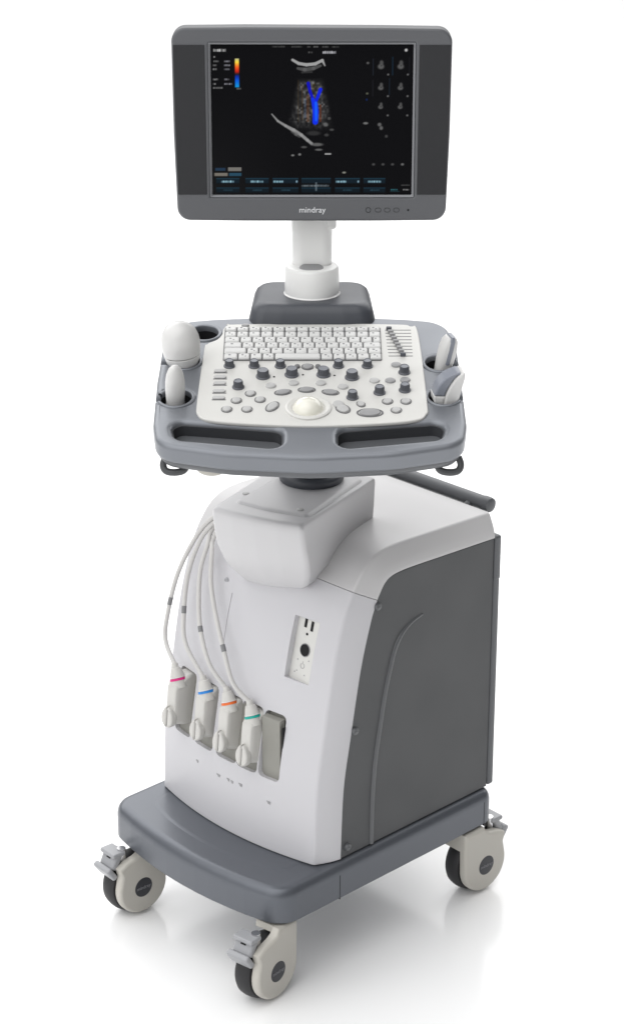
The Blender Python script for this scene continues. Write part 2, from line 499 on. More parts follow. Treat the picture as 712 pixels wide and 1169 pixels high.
# ---- casters
def make_caster(parent, my=1):
    """swivel caster, pedal towards -y (my = 1) or +y (my = -1); the hood's cheek on its +x side"""
    c = empty('caster', parent=parent)
    F = Matrix.Diagonal((1, my, 1, 1))
    def put(name, bm, m, **k):
        bmesh.ops.transform(bm, matrix=F, verts=bm.verts); return bm_obj(name, bm, m, c, **k)
    bm = bmesh.new()
    Z = .055
    circ = [(.0495*math.cos(a), Z+.0495*math.sin(a)) for a in [R(q) for q in range(-205, 1, 9)]]
    out = [(.004,.1290),(-.002,.119),(-.012,.1145),(-.031,.111),(-.0480,.102),(-.0465,.094),(-.0440,.086)] + circ[1:] + [(.0500,.080),(.0505,.128)]
    plate_into(bm, [out], 0, .0185, .0062, Matrix.Translation((.0310,0,0)) @ MX, 5)
    br = [(.008,.127),(.006,.116),(.02,.112),(.038,.102),(.0465,.094),(.0500,.094),(.0500,.127)]
    plate_into(bm, [br], 0, .042, .003, Matrix.Translation((.0200,0,0)) @ MX, 2)
    put('hood', bm, M['hood'], ang=45)
    bm = bmesh.new()
    lathe(bm, [(.02,-.0160),(.044,-.0160),(.0505,-.0148),(.0538,-.0105),(.055,-.0035),(.055,.0035),(.0538,.0105),(.0505,.0148),(.044,.0160),(.02,.0160)], 64, Matrix.Translation((-.0030,0,Z)) @ Matrix.Rotation(PI/2, 4, 'Y'))
    put('tyre', bm, M['rubber'])
    bm = bmesh.new(); lathe(bm, [(0,.0150),(.019,.0150),(.021,.0163),(.040,.0163),(.044,.0155)], 40, Matrix.Translation((-.0030,0,Z)) @ Matrix.Rotation(-PI/2, 4, 'Y'))
    put('rim', bm, M['hood'])
    bm = bmesh.new(); lathe(bm, [(0,.1303),(.0075,.1303),(.0075,.100),(0,.100)], 20, Matrix.Translation((.008,-.028,0)))
    put('stem', bm, M['steel'])
    bm = bmesh.new()
    box(bm, (-.001,-.039,.1240), (.039,.026,.008), .0028, 3, None)
    Tp = Matrix.Translation((-.001,-.0405,.110)) @ Matrix.Rotation(R(-26), 4, 'X')
    box(bm, (0,-.003,0), (.037,.014,.031), .0045, 4, Tp)
    Tq = Matrix.Translation((-.001,-.0555,.0945)) @ Matrix.Rotation(R(34), 4, 'X')
    box(bm, (0,-.001,-.001), (.043,.011,.027), .0040, 4, Tq)
    box(bm, (-.003,-.030,.117), (.026,.020,.012), .003, 3)
    put('brake_pedal', bm, M['pedal'], ang=50)
    bm = bmesh.new(); box(bm, (0,-.0097,.005), (.011,.001,.008), .0003, 1, Tp)
    put('pedal_mark', bm, M['dark'], wn=False)
    T = Matrix.Translation((.0311,-.001*my,Z-.001)) @ Matrix.Rotation(PI/2, 4, 'Y') @ Matrix.Rotation(PI/2, 4, 'Z')
    bm = bmesh.new(); lathe(bm, [(0,.0005),(.0165,.0004),(.0182,-.0002),(.0185,-.002),(0,-.002)], 40, T)
    bm_obj('hub_cap', bm, M['capdark'], c)
    me = text_mesh('mindray', .0088, .0002); me.transform(T @ Matrix.Translation((0,0,.0007)))
    link('hub_lettering', me, M['capmark'], c, wn=False)
    return c
def place_caster(src, loc, rz, first=False):
    if first: c = src
    else:
        c = src.copy(); COL.objects.link(c); c.parent = root
        for ch in list(src.children):
            d = ch.copy(); COL.objects.link(d); d.parent = c
    c.location = loc; c.rotation_euler = (0,0,rz); return c
fwd = make_caster(root); bwd = make_caster(root, -1)
place_caster(fwd, (-.1670,-.2400,0), R(-3), True)
place_caster(fwd, (.1775,-.2560,0), R(8))
place_caster(bwd, (.187,.229,0), R(-2), True)
place_caster(bwd, (-.172,.212,0), R(-4))

# ---- console (faces the camera, so it is turned back by the machine's yaw)
def to_root(x, y, z):
    v = Matrix.Rotation(-YAW, 3, 'Z') @ Vector((x+.0157, y-.0401, z)); return v
CT = R(12)
cl = to_root(0, .02, 1.033)
CROT = (CT, 0, -YAW)
from mathutils import Euler
CE = Euler(CROT, 'XYZ')
# rotation order: first tilt about x, then yaw about z
ow = [(-.150,.022,.10),(-.212,.012,.045),(-.228,-.060,.03),(-.231,-.170,.05),(-.230,-.290,.06),(-.222,-.350,.040),(-.120,-.375,.2),(0,-.385,.3),(.115,-.375,.2),(.216,-.348,.040),(.224,-.290,.06),(.223,-.170,.05),(.221,-.060,.03),(.206,.012,.045),(.145,.022,.10),(0,.034,.3)]
outl = rpoly(ow, 7)
slotL = rpoly([(-.2065,-.2835,.021),(-.196,-.333,.020),(-.042,-.3585,.019),(-.042,-.3060,.017)], 8)
slotR = rpoly([(.036,-.3060,.017),(.036,-.3585,.019),(.185,-.333,.020),(.1955,-.2835,.021)], 8)
WELLS = [(-.1655,-.027,.0215),(-.192,-.112,.022),(-.200,-.219,.0235),(.192,-.118,.0215),(.1935,-.216,.0225)]
wells = [circle(x, y, r, 36) for x, y, r in WELLS[:1]]
def notch(pl, x, y, r, h=.0058):
    """cut a round well with a slit to the outer edge into the outline (left side runs down, right side runs up)"""
    al = math.asin(h/r); left = x < 0
    a0 = PI-al if left else -al
    arc = [(x+r*math.cos(a0-(2*PI-2*al)*k/34), y+r*math.sin(a0-(2*PI-2*al)*k/34)) for k in range(35)]
    first = y+h if left else y-h; last = y-h if left else y+h
    same = [i for i, p in enumerate(pl) if (p[0] < -.2) == left and (p[0] > .2) == (not left)]
    seq = []
    n = len(pl); done = False
    for i in range(n):
        p, q = pl[i], pl[(i+1) % n]; seq.append(p)
        onside = (p[0] < -.2 and q[0] < -.2) if left else (p[0] > .2 and q[0] > .2)
        if onside and not done and (p[1]-y)*(q[1]-y) <= 0:
            t = (y-p[1])/(q[1]-p[1]) if q[1] != p[1] else 0; xe = p[0]+(q[0]-p[0])*t
            seq += [(xe, first)] + arc + [(xe, last)]; done = True
    return seq
def dens(pl):
    out = []
    for i in range(len(pl)):
        a, b = pl[i], pl[(i+1) % len(pl)]; out.append(a)
        L = math.hypot(b[0]-a[0], b[1]-a[1])
        if L > .02:
            m = int(L/.015)
            for k in range(1, m): out.append((a[0]+(b[0]-a[0])*k/m, a[1]+(b[1]-a[1])*k/m))
    return out
def clean(pl, x, y, h):      # drop outline points inside the slit's mouth
    return [p for p in pl if not (abs(p[1]-y) < h+.0005 and (p[0] < -.2 if x < 0 else p[0] > .2))]
nout = outl
for x, y, r in WELLS[1:]: nout = notch(clean(nout, x, y, .0058), x, y, r)
con = plate('console', [nout, slotL, slotR]+wells, 0, .031, .0085, M['console'], root, cl, CROT, 5, 50)
def ring_arc(bm, x, y, r, gap):
    sg = PI if x < 0 else 0
    if not gap: a = [2*PI*k/40 for k in range(40)]
    else: a = [sg+.42-.15*(1 if x < 0 else -1)*0+k*(2*PI-.84)/40 for k in range(41)]
    prof_ = [(r-.0005,-.006),(r-.0004,.0003),(r+.001,.0016),(r+.0032,.0022),(r+.0052,.0012),(r+.0058,-.001),(r+.0058,-.004)]
    rows = [[(x+q*math.cos(t), y-.003*(1 if gap else 0)*abs(math.cos((t-sg)/2))+q*math.sin(t), z) for q, z in prof_] for t in a]
    if not gap: rows.append(rows[0])
    loft(bm, rows, False, False, closed=False)
# lower lip and underside tray
bm = bmesh.new()
ol2 = outl if sum(outl[i-1][0]*outl[i][1]-outl[i][0]*outl[i-1][1] for i in range(len(outl))) > 0 else outl[::-1]
loft(bm, [[(x,y,z) for x, y in inset(ol2, d)] for z, d in [(-.0235,.0062),(-.0285,.0040),(-.0340,.0048),(-.0410,.0095),(-.0470,.0180),(-.0510,.0300)]])
bm_obj('underside', bm, M['trim'], con, ang=40)
for k, (x, y, r) in enumerate(WELLS):
    bm = bmesh.new(); lathe(bm, [(0,-.0285),(r-.001,-.0285),(r-.0005,-.008)], 36, Matrix.Translation((x,y,0)))
    ring_arc(bm, x, y, r, k > 0)
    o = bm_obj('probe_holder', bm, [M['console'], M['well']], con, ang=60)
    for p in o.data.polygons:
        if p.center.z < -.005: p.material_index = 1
for sl in (slotL, slotR):          # dark walls and floor inside each grip slot
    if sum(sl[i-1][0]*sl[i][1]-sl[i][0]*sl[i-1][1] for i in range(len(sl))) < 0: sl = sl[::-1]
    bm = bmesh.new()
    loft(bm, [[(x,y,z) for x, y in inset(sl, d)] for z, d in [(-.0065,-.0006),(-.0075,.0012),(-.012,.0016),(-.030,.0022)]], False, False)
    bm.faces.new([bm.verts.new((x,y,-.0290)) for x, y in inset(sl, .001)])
    bm_obj('slot_inside', bm, M['grip'], con, wn=False)
# hooks under the lip
for s in (-1, 1):
    bm = bmesh.new()
    tube(bm, catmull([(s*.211,-.326,-.036),(s*.2145,-.332,-.046),(s*.210,-.338,-.0525),(s*.197,-.341,-.0530),(s*.184,-.339,-.0500),(s*.180,-.330,-.042)], 6), .0052, 10)
    bm_obj('cable_hook', bm, M['panel'], con)
bm = bmesh.new(); lathe(bm, [(0,-.066),(.016,-.0655),(.022,-.062),(.024,-.048),(0,-.048)], 30, Matrix.Translation((-.145,-.315,0)))
bm_obj('cable_boss', bm, M['hood'], con)

# ---- white control panel with its controls
pp = [(-.1685,-.235),(-.1640,-.085),(-.1605,-.066),(-.146,-.052),(-.1385,-.036),(-.1365,-.018),(-.131,-.007),(-.120,-.004),(0,-.001),(.130,-.004),(.152,-.010),(.1635,-.030),(.1690,-.235),(.166,-.272),(.148,-.289),(.085,-.299),(0,-.304),(-.085,-.299),(-.148,-.289),(-.166,-.272)]
ppl = [tuple(p[:2]) for p in catmull([(a,b,0) for a,b in pp], 5, True)]
pan = plate('control_panel', [ppl], .0035, .006, .0022, M['cream'], root, cl, CROT, 3, 60)
H = .0035
def knob(u, v, r, h):
    bm = bmesh.new(); T = Matrix.Translation((u,v,H))
    lathe(bm, [(r+.0022,0),(r+.0022,.0012),(r+.0006,.002),(r,.0026),(r*.93,h-.0015),(r*.86,h),(r*.80,h),(r*.74,h-.0006),(0,h-.0006)], 30, T)
    for k in range(15):
        a = 2*PI*k/15; box(bm, (r*.965*math.cos(a), r*.965*math.sin(a), h*.5), (.0009,.0009,h*.75), 0, 1, T)
    o = bm_obj('knob', bm, [M['knob'], M['knobtop']], pan)
    for p in o.data.polygons:
        if p.center.z > H+h-.0012 and p.normal.z > .6: p.material_index = 1
    return o
for u, v in ((-.1241,-.134),(-.0868,-.1345),(-.0475,-.1345),(.0396,-.1345),(.0831,-.1345)): knob(u, v, .0065, .0110)
for u, v in ((-.0730,-.165),(-.0302,-.160),(.0171,-.160),(.0595,-.168)): knob(u, v, .0086, .0122)
for u, v in ((-.1090,-.196),(.0995,-.212),(.138,-.153),(.137,-.205),(.0594,-.226)): knob(u, v, .0070, .0118)
def button(u, v, rx, ry, m, ring=None, rot=0, h=.0028, name='button'):
    T = Matrix.Translation((u,v,H)) @ Matrix.Rotation(rot, 4, 'Z')
    bm = bmesh.new()
    lathe(bm, [(1,-.0005),(1,h*.5),(.93,h*.85),(.8,h),(0,h*1.05)], 26, T @ Matrix.Diagonal((rx,ry,1,1)))
    o = bm_obj(name, bm, m, pan, ang=60)
    if ring:
        bm = bmesh.new(); lathe(bm, [(1,-.0003),(1.0,.0007),(.86,.0007),(.86,-.0003)], 28, T @ Matrix.Diagonal((rx*1.28,ry*1.28,1,1)))
        bm_obj('button_rim', bm, ring, pan)
    return o
for u, v in ((-.124,-.2594),(-.0946,-.2594),(-.1107,-.2346),(-.076,-.2321),(-.0905,-.2146),(.1106,-.237),(.1376,-.237),(.1227,-.2618)):
    button(u, v, .0066, .0072, M['btnlite'], M['btnring'])
for u, v, a in ((-.0427,-.2110,.25),(-.0078,-.2040,0),(.0272,-.2110,-.25)):
    button(u, v, .0105, .0066, M['btn'], M['btnring'], a)
for u, v in ((-.0611,-.193),(-.0273,-.1855),(.013,-.1855),(.0455,-.196),(.1265,-.1315),(.0926,-.178),(.1161,-.178),(.1384,-.176)):
    button(u, v, .0078, .0070, M['btnlite'] if u < .1 else M['btn'], None)
for v in (-.1488,-.1668,-.1850,-.2080,-.2270):
    me = plate_mesh([rrect(.019,.0085,.004,5,-.137,v)], H+.002, .0025, .0009, 2); link('button', me, M['btnlite'], pan)
    me = plate_mesh([rrect(.0205,.0022,.0005,2,-.1366,v-.0052)], H+.0004, .001, .0001, 0); link('button_rim', me, M['btnring'], pan, wn=False)
button(.0842,-.2690,.0155,.0095,M['btn'],M['btnring'])
button(-.0577,-.2520,.0070,.0120,M['btnlite'],M['btnring'],-.45)
button(.0450,-.2580,.0080,.0110,M['btnlite'],M['btnring'],.5)
button(.0385,-.2455,.0080,.0090,M['btnlite'],None,.5)
button(.0715,-.2450,.0050,.0070,M['btnlite'],M['btnring'],.4)
button(-.0066,-.1365,.0075,.0075,M['btn'],M['btnring'])
for s in (-1, 1): button(-.0066+s*.0155,-.1365,.0042,.0055,M['btnring'],None)
button(-.103,-.0105,.006,.004,M['btn'],None)
for u, v in ((-.0565,-.166),(-.0135,-.160),(.0335,-.162)): button(u, v, .0016,.0014, M['dark'], None, 0, .001, 'indicator')
# trackball and its ring
bm = bmesh.new(); lathe(bm, [(.0335,0),(.0335,.0022),(.031,.0036),(.0275,.0030),(.0245,.0010),(.0235,-.002)], 48, Matrix.Translation((-.0055,-.2560,H)))
bm_obj('trackball_ring', bm, M['cream'], pan)
bm = bmesh.new(); lathe(bm, [(.0245*math.cos(a), .0245*math.sin(a)) for a in [-.2+k*(PI/2+.2)/14 for k in range(14)]]+[(0,.0245)], 48, Matrix.Translation((-.0055,-.2545,H-.0085)))
bm_obj('trackball', bm, M['ball'], pan)
# gain sliders
for k in range(9):
    v = -.0235-.0100*k; u0, u1 = .1125+.0004*k, .1525
    me = plate_mesh([[(u0,v-.0009),(u1,v-.0009),(u1,v+.0009),(u0,v+.0009)]], H+.0003, .0006, .0001, 0); link('slider_track', me, M['btnring'], pan, wn=False)
    u = .1185+.0024*k
    bm = bmesh.new(); box(bm, (u, v, H+.003), (.0085,.0052,.0060), .0012, 2); bm_obj('slider', bm, M['btn'] if k not in (0,8) else M['knob'], pan)

# keyboard
kbo = rpoly([(-.1345,-.1185,.003),(.1056,-.1185,.003),(.1056,-.0165,.003),(-.1345,-.0165,.003)], 4)
kb = plate('keyboard', [kbo], .0046, .003, .0004, M['keybed'], root, cl, CROT, 1)
rows = 6; pv = .1010/rows
widths = [[1]*13, [1]*13, [1.3]+[1]*11+[.7], [1.5]+[1]*10+[1.5], [1.9]+[1]*10+[1.1], [1.2,1,1,1,3.8,1,1,1,1,1]]
for r_ in range(rows):
    ws = widths[r_]; tot = sum(ws); x = -.1338; span = .2392
    hh = .0105 if r_ == 0 else .0142
    v = -.0170-pv*(r_+.5)
    for w_ in ws:
        ww = span*w_/tot; cx = x+ww/2; x += ww
        bm = bmesh.new()
        a = rrect(ww-.0022, hh, .0012, 3, cx, v); b = rrect(ww-.0050, hh-.0030, .0014, 3, cx, v+.0004)
        loft(bm, [[(q[0],q[1],.0046) for q in a], [(q[0],q[1],.0066) for q in a], [(q[0],q[1],.0082) for q in b]])
        if ww < .03:
            box(bm, (cx-.0022+random.uniform(-.0006,.0006), v+.0018, .00825), (random.uniform(.0024,.0036),.0026,.0003))
            if random.random() < .55: box(bm, (cx+.0022, v-.0022, .00825), (.0022,.0018,.0003))
        o = bm_obj('key', bm, [M['key'], M['legend']], kb, wn=False, ang=25)
        for p in o.data.polygons:
            if p.center.z > .00822: p.material_index = 1

# ---- monitor support: grey pedestal, white collar and post
pr_ = to_root(0, .09, 0)
bm = bmesh.new()
def ped_ring(z, w_, d0, d1, r): return [(x,y,z) for x, y in rpoly([(-w_,d0,r),(-w_*.5,d0-.004,.05),(w_*.5,d0-.004,.05),(w_,d0,r),(w_*.94,d1,r),(-w_*.94,d1,r)], 8)]
loft(bm, [ped_ring(.985,.102,-.076,.075,.032), ped_ring(1.030,.101,-.074,.074,.032), ped_ring(1.050,.096,-.068,.073,.030), ped_ring(1.058,.092,-.063,.071,.028), ped_ring(1.0625,.086,-.057,.067,.026), ped_ring(1.064,.078,-.050,.060,.022)])
ped = bm_obj('pedestal', bm, M['pedestal'], root, (pr_.x,pr_.y,0), (0,0,-YAW), ang=60)
bm = bmesh.new()
lathe(bm, [(0,1.060),(.0445,1.060),(.0445,1.0645),(.0430,1.066),(.0430,1.090),(.0425,1.1040),(.0400,1.1085),(.0355,1.1100),(0,1.110)], 56)
col = bm_obj('post_collar', bm, M['post'], root, (pr_.x,pr_.y,0), (0,0,-YAW))
bm = bmesh.new(); lathe(bm, [(0,.0014),(.0165,.0012),(.018,0),(.018,-.002)], 36, Matrix.Translation((-.001,-.0205,1.1108)) @ Matrix.Rotation(R(9),4,'X') @ Matrix.Diagonal((1.05,.86,1,1)))
bm_obj('release_button', bm, M['btn'], col)
bm = bmesh.new()
def post_ring(z, w_, d, oy, r): return [(x, y+oy, z) for x, y in rrect(w_, d, r, 7)]
loft(bm, [post_ring(1.100,.062,.044,.012,.018), post_ring(1.16,.0635,.044,.014,.018), post_ring(1.20,.0665,.046,.018,.018), post_ring(1.36,.070,.05,.026,.018)])
bm_obj('monitor_post', bm, M['post'], root, (pr_.x,pr_.y,0), (0,0,-YAW))
bm = bmesh.new(); box(bm, (.030,.010,1.200), (.016,.030,.066), .005, 3)
bm_obj('hinge_cover', bm, M['post'], root, (pr_.x,pr_.y,0), (0,0,-YAW))

# ---- monitor: built in its own plane (x right, y up), then stood up
mc = to_root(0, .05, 1.347)
mon_rot = Euler((PI/2-.0324, 0, -YAW), 'XYZ')
def wob(pl): return pl
zc = -.0035
mo = rpoly([(-.2055,-.1528,.020),(-.10,-.1540,.3),(.10,-.1540,.3),(.2045,-.1528,.020),(.2085,-.02,.8),(.2098,.1375,.021),(.10,.1392,.3),(-.10,.1402,.3),(-.2102,.1392,.021),(-.2092,-.02,.8)], 8)
hole = rrect(.3095,.2335,.002,3)
mon = plate('monitor', [mo, hole], .008, .036, .0045, M['bezel'], root, mc, mon_rot, 4, 45)
bm = bmesh.new()
back = mo if sum(mo[i-1][0]*mo[i][1]-mo[i][0]*mo[i-1][1] for i in range(len(mo))) > 0 else mo[::-1]
loft(bm, [[(x,y,z) for x, y in inset(back, d)] for z, d in [(-.022,.006),(-.030,.007),(-.045,.014)]])
loft(bm, [[(x*.72,y*.72,z) for x, y in inset(back, d)] for z, d in [(-.044,.0),(-.060,.006),(-.066,.02)]])
bm_obj('rear_housing', bm, M['bezel'], mon)
for s in (-1, 1):
    o_ = rpoly([(s*.1600,-.1125,.001),(s*.2042,-.1125,.001),(s*.2068,0,.3),(s*.2078,.1140,.001),(s*.1605,.1140,.001)], 4)
    spk = plate('speaker_panel', [o_], .0091, .006, .0008, M['speaker'], mon, (0,0,0), (0,0,0), 2)
# sloped lip round the screen
bm = bmesh.new()
loft(bm, [[(x,y,.0062) for x, y in rrect(.3105,.2345,.002,3)], [(x,y,.0078) for x, y in rrect(.3090,.2330,.002,3)], [(x,y,.0025) for x, y in rrect(.3040,.2280,.0015,3)]], False, False)
bm_obj('screen_lip', bm, M['bezlip'], mon, wn=False)
me = text_mesh('mindray', .0125, .0003); me.transform(Matrix.Translation((.0005,-.1365,.0084)))
link('logo', me, M['logo'], mon, wn=False)
for k, x in enumerate((.090,.104,.118,.132,.147)):
    if k == 4: pl_ = [circle(x, -.1365, .0016, 14)]
    elif k == 0: pl_ = [circle(x-.004, -.1365, .0042, 18), circle(x-.004, -.1365, .0034, 18)]
    else: pl_ = [rrect(.0092,.0068,.003,4,x-.003,-.1365), rrect(.0080,.0056,.0025,4,x-.003,-.1365)]
    me = plate_mesh(pl_, .0085, .001, .0001, 0); link('menu_button', me, M['dark'] if k == 4 else M['speaker'], mon, wn=False)

# ---- the picture on the screen: a colour per grid point, drawn as the machine draws it, plus painted glare
NX, NY = 360, 268
px = np.linspace(240.5, 472.0, NX)[None,:].repeat(NY,0); py = np.linspace(50.0, 222.5, NY)[:,None].repeat(NX,1)
img = np.zeros((NY,NX,3))
rng = np.random.default_rng(3)
def smooth_noise(sc, seed):
    r = np.random.default_rng(seed); h, w = int(173/sc)+3, int(232/sc)+3
    g = r.random((h,w)); fx = (px-240)/sc; fy = (py-50)/sc
    ix = np.floor(fx).astype(int); iy = np.floor(fy).astype(int); tx = fx-ix; ty = fy-iy
    tx = tx*tx*(3-2*tx); ty = ty*ty*(3-2*ty)
    return (g[iy,ix]*(1-tx)+g[iy,ix+1]*tx)*(1-ty)+(g[iy+1,ix]*(1-tx)+g[iy+1,ix+1]*tx)*ty
def add(mask, col): 
    global img
    img = img*(1-mask[...,None]) + np.array(col)*mask[...,None]
def rect(x0,y0,x1,y1,col,a=1,s=.5):
    m = np.clip((px-x0)/s+.5,0,1)*np.clip((x1-px)/s+.5,0,1)*np.clip((py-y0)/s+.5,0,1)*np.clip((y1-py)/s+.5,0,1); add(m*a, col)
def seg(x0,y0,x1,y1,w,col,a=1,w1=None,s=.8):
    w1 = w if w1 is None else w1
    dx, dy = x1-x0, y1-y0; t = np.clip(((px-x0)*dx+(py-y0)*dy)/(dx*dx+dy*dy+1e-9),0,1)
    d = np.hypot(px-x0-t*dx, py-y0-t*dy); ww = w+(w1-w)*t
    add(np.clip((ww-d)/s+.5,0,1)*a, col)
def poly(pts, w, col, a=1):
    for (p, q) in zip(pts, pts[1:]): seg(p[0],p[1],q[0],q[1],p[2]*w,col,a,q[2]*w)
def blob(cx,cy,rx,ry,col,a=1):
    d = ((px-cx)/rx)**2+((py-cy)/ry)**2; add(np.clip(1.3-d,0,1)*a, col)
img += .012
n1 = smooth_noise(2.0,1); n2 = smooth_noise(4.5,2); n3 = smooth_noise(11,4)
# sector of tissue speckle
ox, oy = 355, 18
ang = np.degrees(np.arctan2(px-ox, py-oy)); rad = np.hypot(px-ox, py-oy)
sect = np.clip((12.5-np.abs(ang+0.3))/4,0,1)*np.clip((rad-70)/5,0,1)*np.clip((132-rad)/16,0,1)
tis = sect*(.075+.34*n1*n2*1.4)
img += tis[...,None]*np.array([1,1,1])
# faint reflection of the lights, painted in as grey at the lower left
glare = np.clip((py-110)/110,0,1)*np.clip((330-px)/90,0,1)*.055
img += glare[...,None]
# transducer line at the top
poly([(334,67.5,1.3),(341,71.5,1.5),(350,73,1.6),(360,72,1.6),(368,68,1.4),(371,74,.6)],1.15,(.62,.62,.62))
poly([(340,77,1),(348,78.5,1.5),(358,77,1.4),(366,74,1)],1.5,(.36,.36,.36),.8)
poly([(345,81.5,1),(356,81,1)],1.2,(.25,.25,.25),.7)
# colour flow box
rect(340,90,341,138,(.30,.22,.10),.5); rect(344,96,346,136,(.30,.20,.10),.35); rect(350,107,353,138,(.45,.22,.08),.35); rect(347.5,112,349.5,134,(.30,.36,.48),.4)
rect(364.5,118,367,138,(.45,.16,.05),.5); rect(356,94,360,104,(.30,.24,.05),.3)
poly([(352,94,1.9),(354,103,1.6),(357,111,1.7)],1.05,(.03,.05,.72)); poly([(366,101,2),(363,109,1.6),(360,116,1.7)],1.1,(.03,.12,.85))
poly([(357,112,2),(359.5,118,3.4),(360.5,126,3.4),(360,138,3.2)],1.0,(.03,.18,.90)); poly([(360.8,116,1.4),(361,128,1.6),(361,136,1.3)],1.0,(.05,.36,.98))
# bright tissue boundary
poly([(310,129,.7),(317,137,1.3),(326,142.5,1.7),(335,147.5,2.3),(344,153,2.0),(351,159,1.9),(356,163,1.8)],0.92,(.58,.58,.58),.92)
poly([(333,149,1),(338,152,1.6),(342,155,1)],1.3,(.42,.42,.42),.6)
for a in ((362,164,8,2.2,.42),(347,167,4,1.5,.33),(364,170,5,1.4,.42),(372,141,3,2.6,.42),(376,134,2.2,2,.3),(379,147,3,1.6,.3),(373,153,3,2,.26),(358,151,9,3,.2),(374,125,2,3,.2)):
    blob(a[0],a[1],a[2],a[3],(a[4],)*3,.85)
blob(334,176.5,2.2,1.3,(.45,.45,.45)); blob(342,175.5,2,1.6,(.45,.45,.45)); rect(371,174,378.5,175.6,(.62,.62,.62))
# header and parameter marks (unreadably small in the photograph: short strokes)
def strokes(x0, x1, y, h, col, seed, a=.9):
    r = np.random.default_rng(seed); x = x0
    while x < x1-.8:
        w = r.uniform(.7,1.8); rect(x, y-h/2*r.uniform(.7,1), min(x+w,x1), y+h/2, col, a*r.uniform(.6,1), .7); x += w+r.uniform(.2,.6)
for x0,x1,y,c,sd in ((311,326,52.5,.34,1),(333,345,52.6,.36,2),(351,354.5,52.6,.4,3),(358,364,52.6,.4,4),(368,375,52.8,.4,5),(379,387,52.8,.36,6),(352,357,59,.4,7)): strokes(x0,x1,y,2,(c,)*3,sd)
strokes(368.5,384,59,3,(.85,.85,.88),9,1)
blob(463.5,56.5,2,2,(.72,.72,.72))
for y, a, b, sd in ((64,(244,246),None,10),(69,(244,251),(256,263.5),11),(73.5,(243,248),(256,263),12),(78,(243,247.5),(256,263),13),(89.5,(243,249),(256,262),15),(94.5,(243,247),(256,265),16),(99,(243,254.5),None,17)):
    strokes(a[0],a[1],y,2.2,(.6,.6,.6),sd)
    if b: strokes(b[0],b[1],y,2.2,(.62,.62,.66),sd+40)
# colour bar
t = np.clip((py-66)/33,0,1); bar = np.clip((px-268.2)/.6+.5,0,1)*np.clip((272.9-px)/.6+.5,0,1)*np.clip((py-66)/.6+.5,0,1)*np.clip((98.5-py)/.6+.5,0,1)
stops = [0,.12,.3,.45,.54,.60,.75,1]; cr = [.75,.98,.95,.75,.1,.02,.0,.05]; cg = [.75,.85,.35,.12,.1,.15,.35,.62]; cb = [.55,.25,.10,.05,.15,.6,.85,.85]
bc = np.stack([np.interp(t,stops,q) for q in (cr,cg,cb)],-1); img = img*(1-bar[...,None])+bc*bar[...,None]
strokes(270,275,100,2,(.5,.5,.5),21)
# body mark thumbnails
for r_, yy in enumerate((73,97.5,119.5)):
    for c_, xx in enumerate((435,457.5)):
        sz = (1.0,.85,.75)[r_]
        blob(xx,yy+2*sz,4.2*sz,3.4*sz,(.34,.34,.34)); blob(xx+.6,yy-2.2*sz,2.6*sz,3.4*sz,(.32,.32,.32),.9); blob(xx+.4,yy+1,1.2,1.2,(.2,.2,.2),.7)
        blob(xx+8.3,yy+11,1.4,1.3,(.38,.38,.38))
blob(434,141,2.6,2.4,(.36,.36,.36)); blob(436,145,2.4,2.6,(.36,.36,.36)); blob(442,154.5,2,2,(.24,.24,.24)); blob(418,139.5,3.4,1.6,(.42,.42,.42))
blob(420,71,1.9,1.6,(.32,.32,.32)); blob(419.5,105.5,1.8,1.4,(.32,.33,.28)); blob(419,112.5,1.3,1.6,(.03,.12,.30))
rect(425.6,66,426.6,85,(.14,.17,.22),.8); rect(447.5,64,449,85,(.06,.14,.20),.9); rect(444.6,88,445.4,107,(.12,.18,.24),.8); rect(467,64,467.6,84,(.15,.15,.18),.8); rect(425.5,90,426.3,109,(.14,.14,.17),.8)
for k, x in enumerate((427.5,438.5,449.5,461)): blob(x,187,2.2,1.6,(.26,.26,.26) if k < 3 else (.38,.38,.38))
# soft key bar
blob(393.5,196.5,2.6,1.3,(.50,.50,.47))
rect(244,191,256,194.5,(.12,.20,.28)); rect(259,190.5,274.5,194.8,(.45,.44,.42)); rect(243,197,258.5,200.6,(.45,.43,.40)); rect(260,197,274.5,200.6,(.14,.28,.36))
for k, (x0, x1) in enumerate(((244,273),(278,307),(309.5,341.5),(343,379),(382,413),(415,442.5))):
    for (ya, yb, al) in ((203,209.5,.9),(214,220,.75)):
        rect(x0+1,ya,x1-1,yb,(.045,.115,.155),al); rect(x0+1,ya,x1-1,ya+1.1,(.10,.22,.28),al); rect(x0+1,yb-1,x1-1,yb,(.02,.05,.07),al)
    if k != 3:
        xm = (x0+x1)/2; ws = 7.5 if k not in (2,4) else 6; xx = xm-ws if k not in (2,4) else x0+2
        strokes(xx,xx+2*ws,207,2.6,(.62,.78,.84),60+k,1); strokes(xm-5,xm+6,217,1.6,(.22,.36,.42),70+k,.7)
    if k in (2,4): blob(x1-3,207,1.2,1.6,(.5,.62,.68))
strokes(344,376,211.8,2.4,(.5,.55,.58),80,.9); rect(360,208,362,218,(.5,.55,.58),.6)
strokes(448,456,216.5,1.8,(.25,.55,.60),81); strokes(462,469,216.5,1.8,(.75,.75,.75),82); strokes(460,470,211.2,1.4,(.4,.4,.4),83); rect(447,218,458,219,(.2,.4,.45),.5)
strokes(244,259,56.6,3.4,(.80,.80,.80),88,1)
img = np.clip(img,0,1)
lin = np.where(img <= .04045, img/12.92, ((img+.055)/1.055)**2.4)
XX = np.linspace(-.152,.152,NX); YY = np.linspace(.114,-.114,NY)
verts = np.stack([XX[None,:].repeat(NY,0), YY[:,None].repeat(NX,1), np.full((NY,NX),.0024)],-1).reshape(-1,3)
idx = np.arange(NX*NY).reshape(NY,NX)
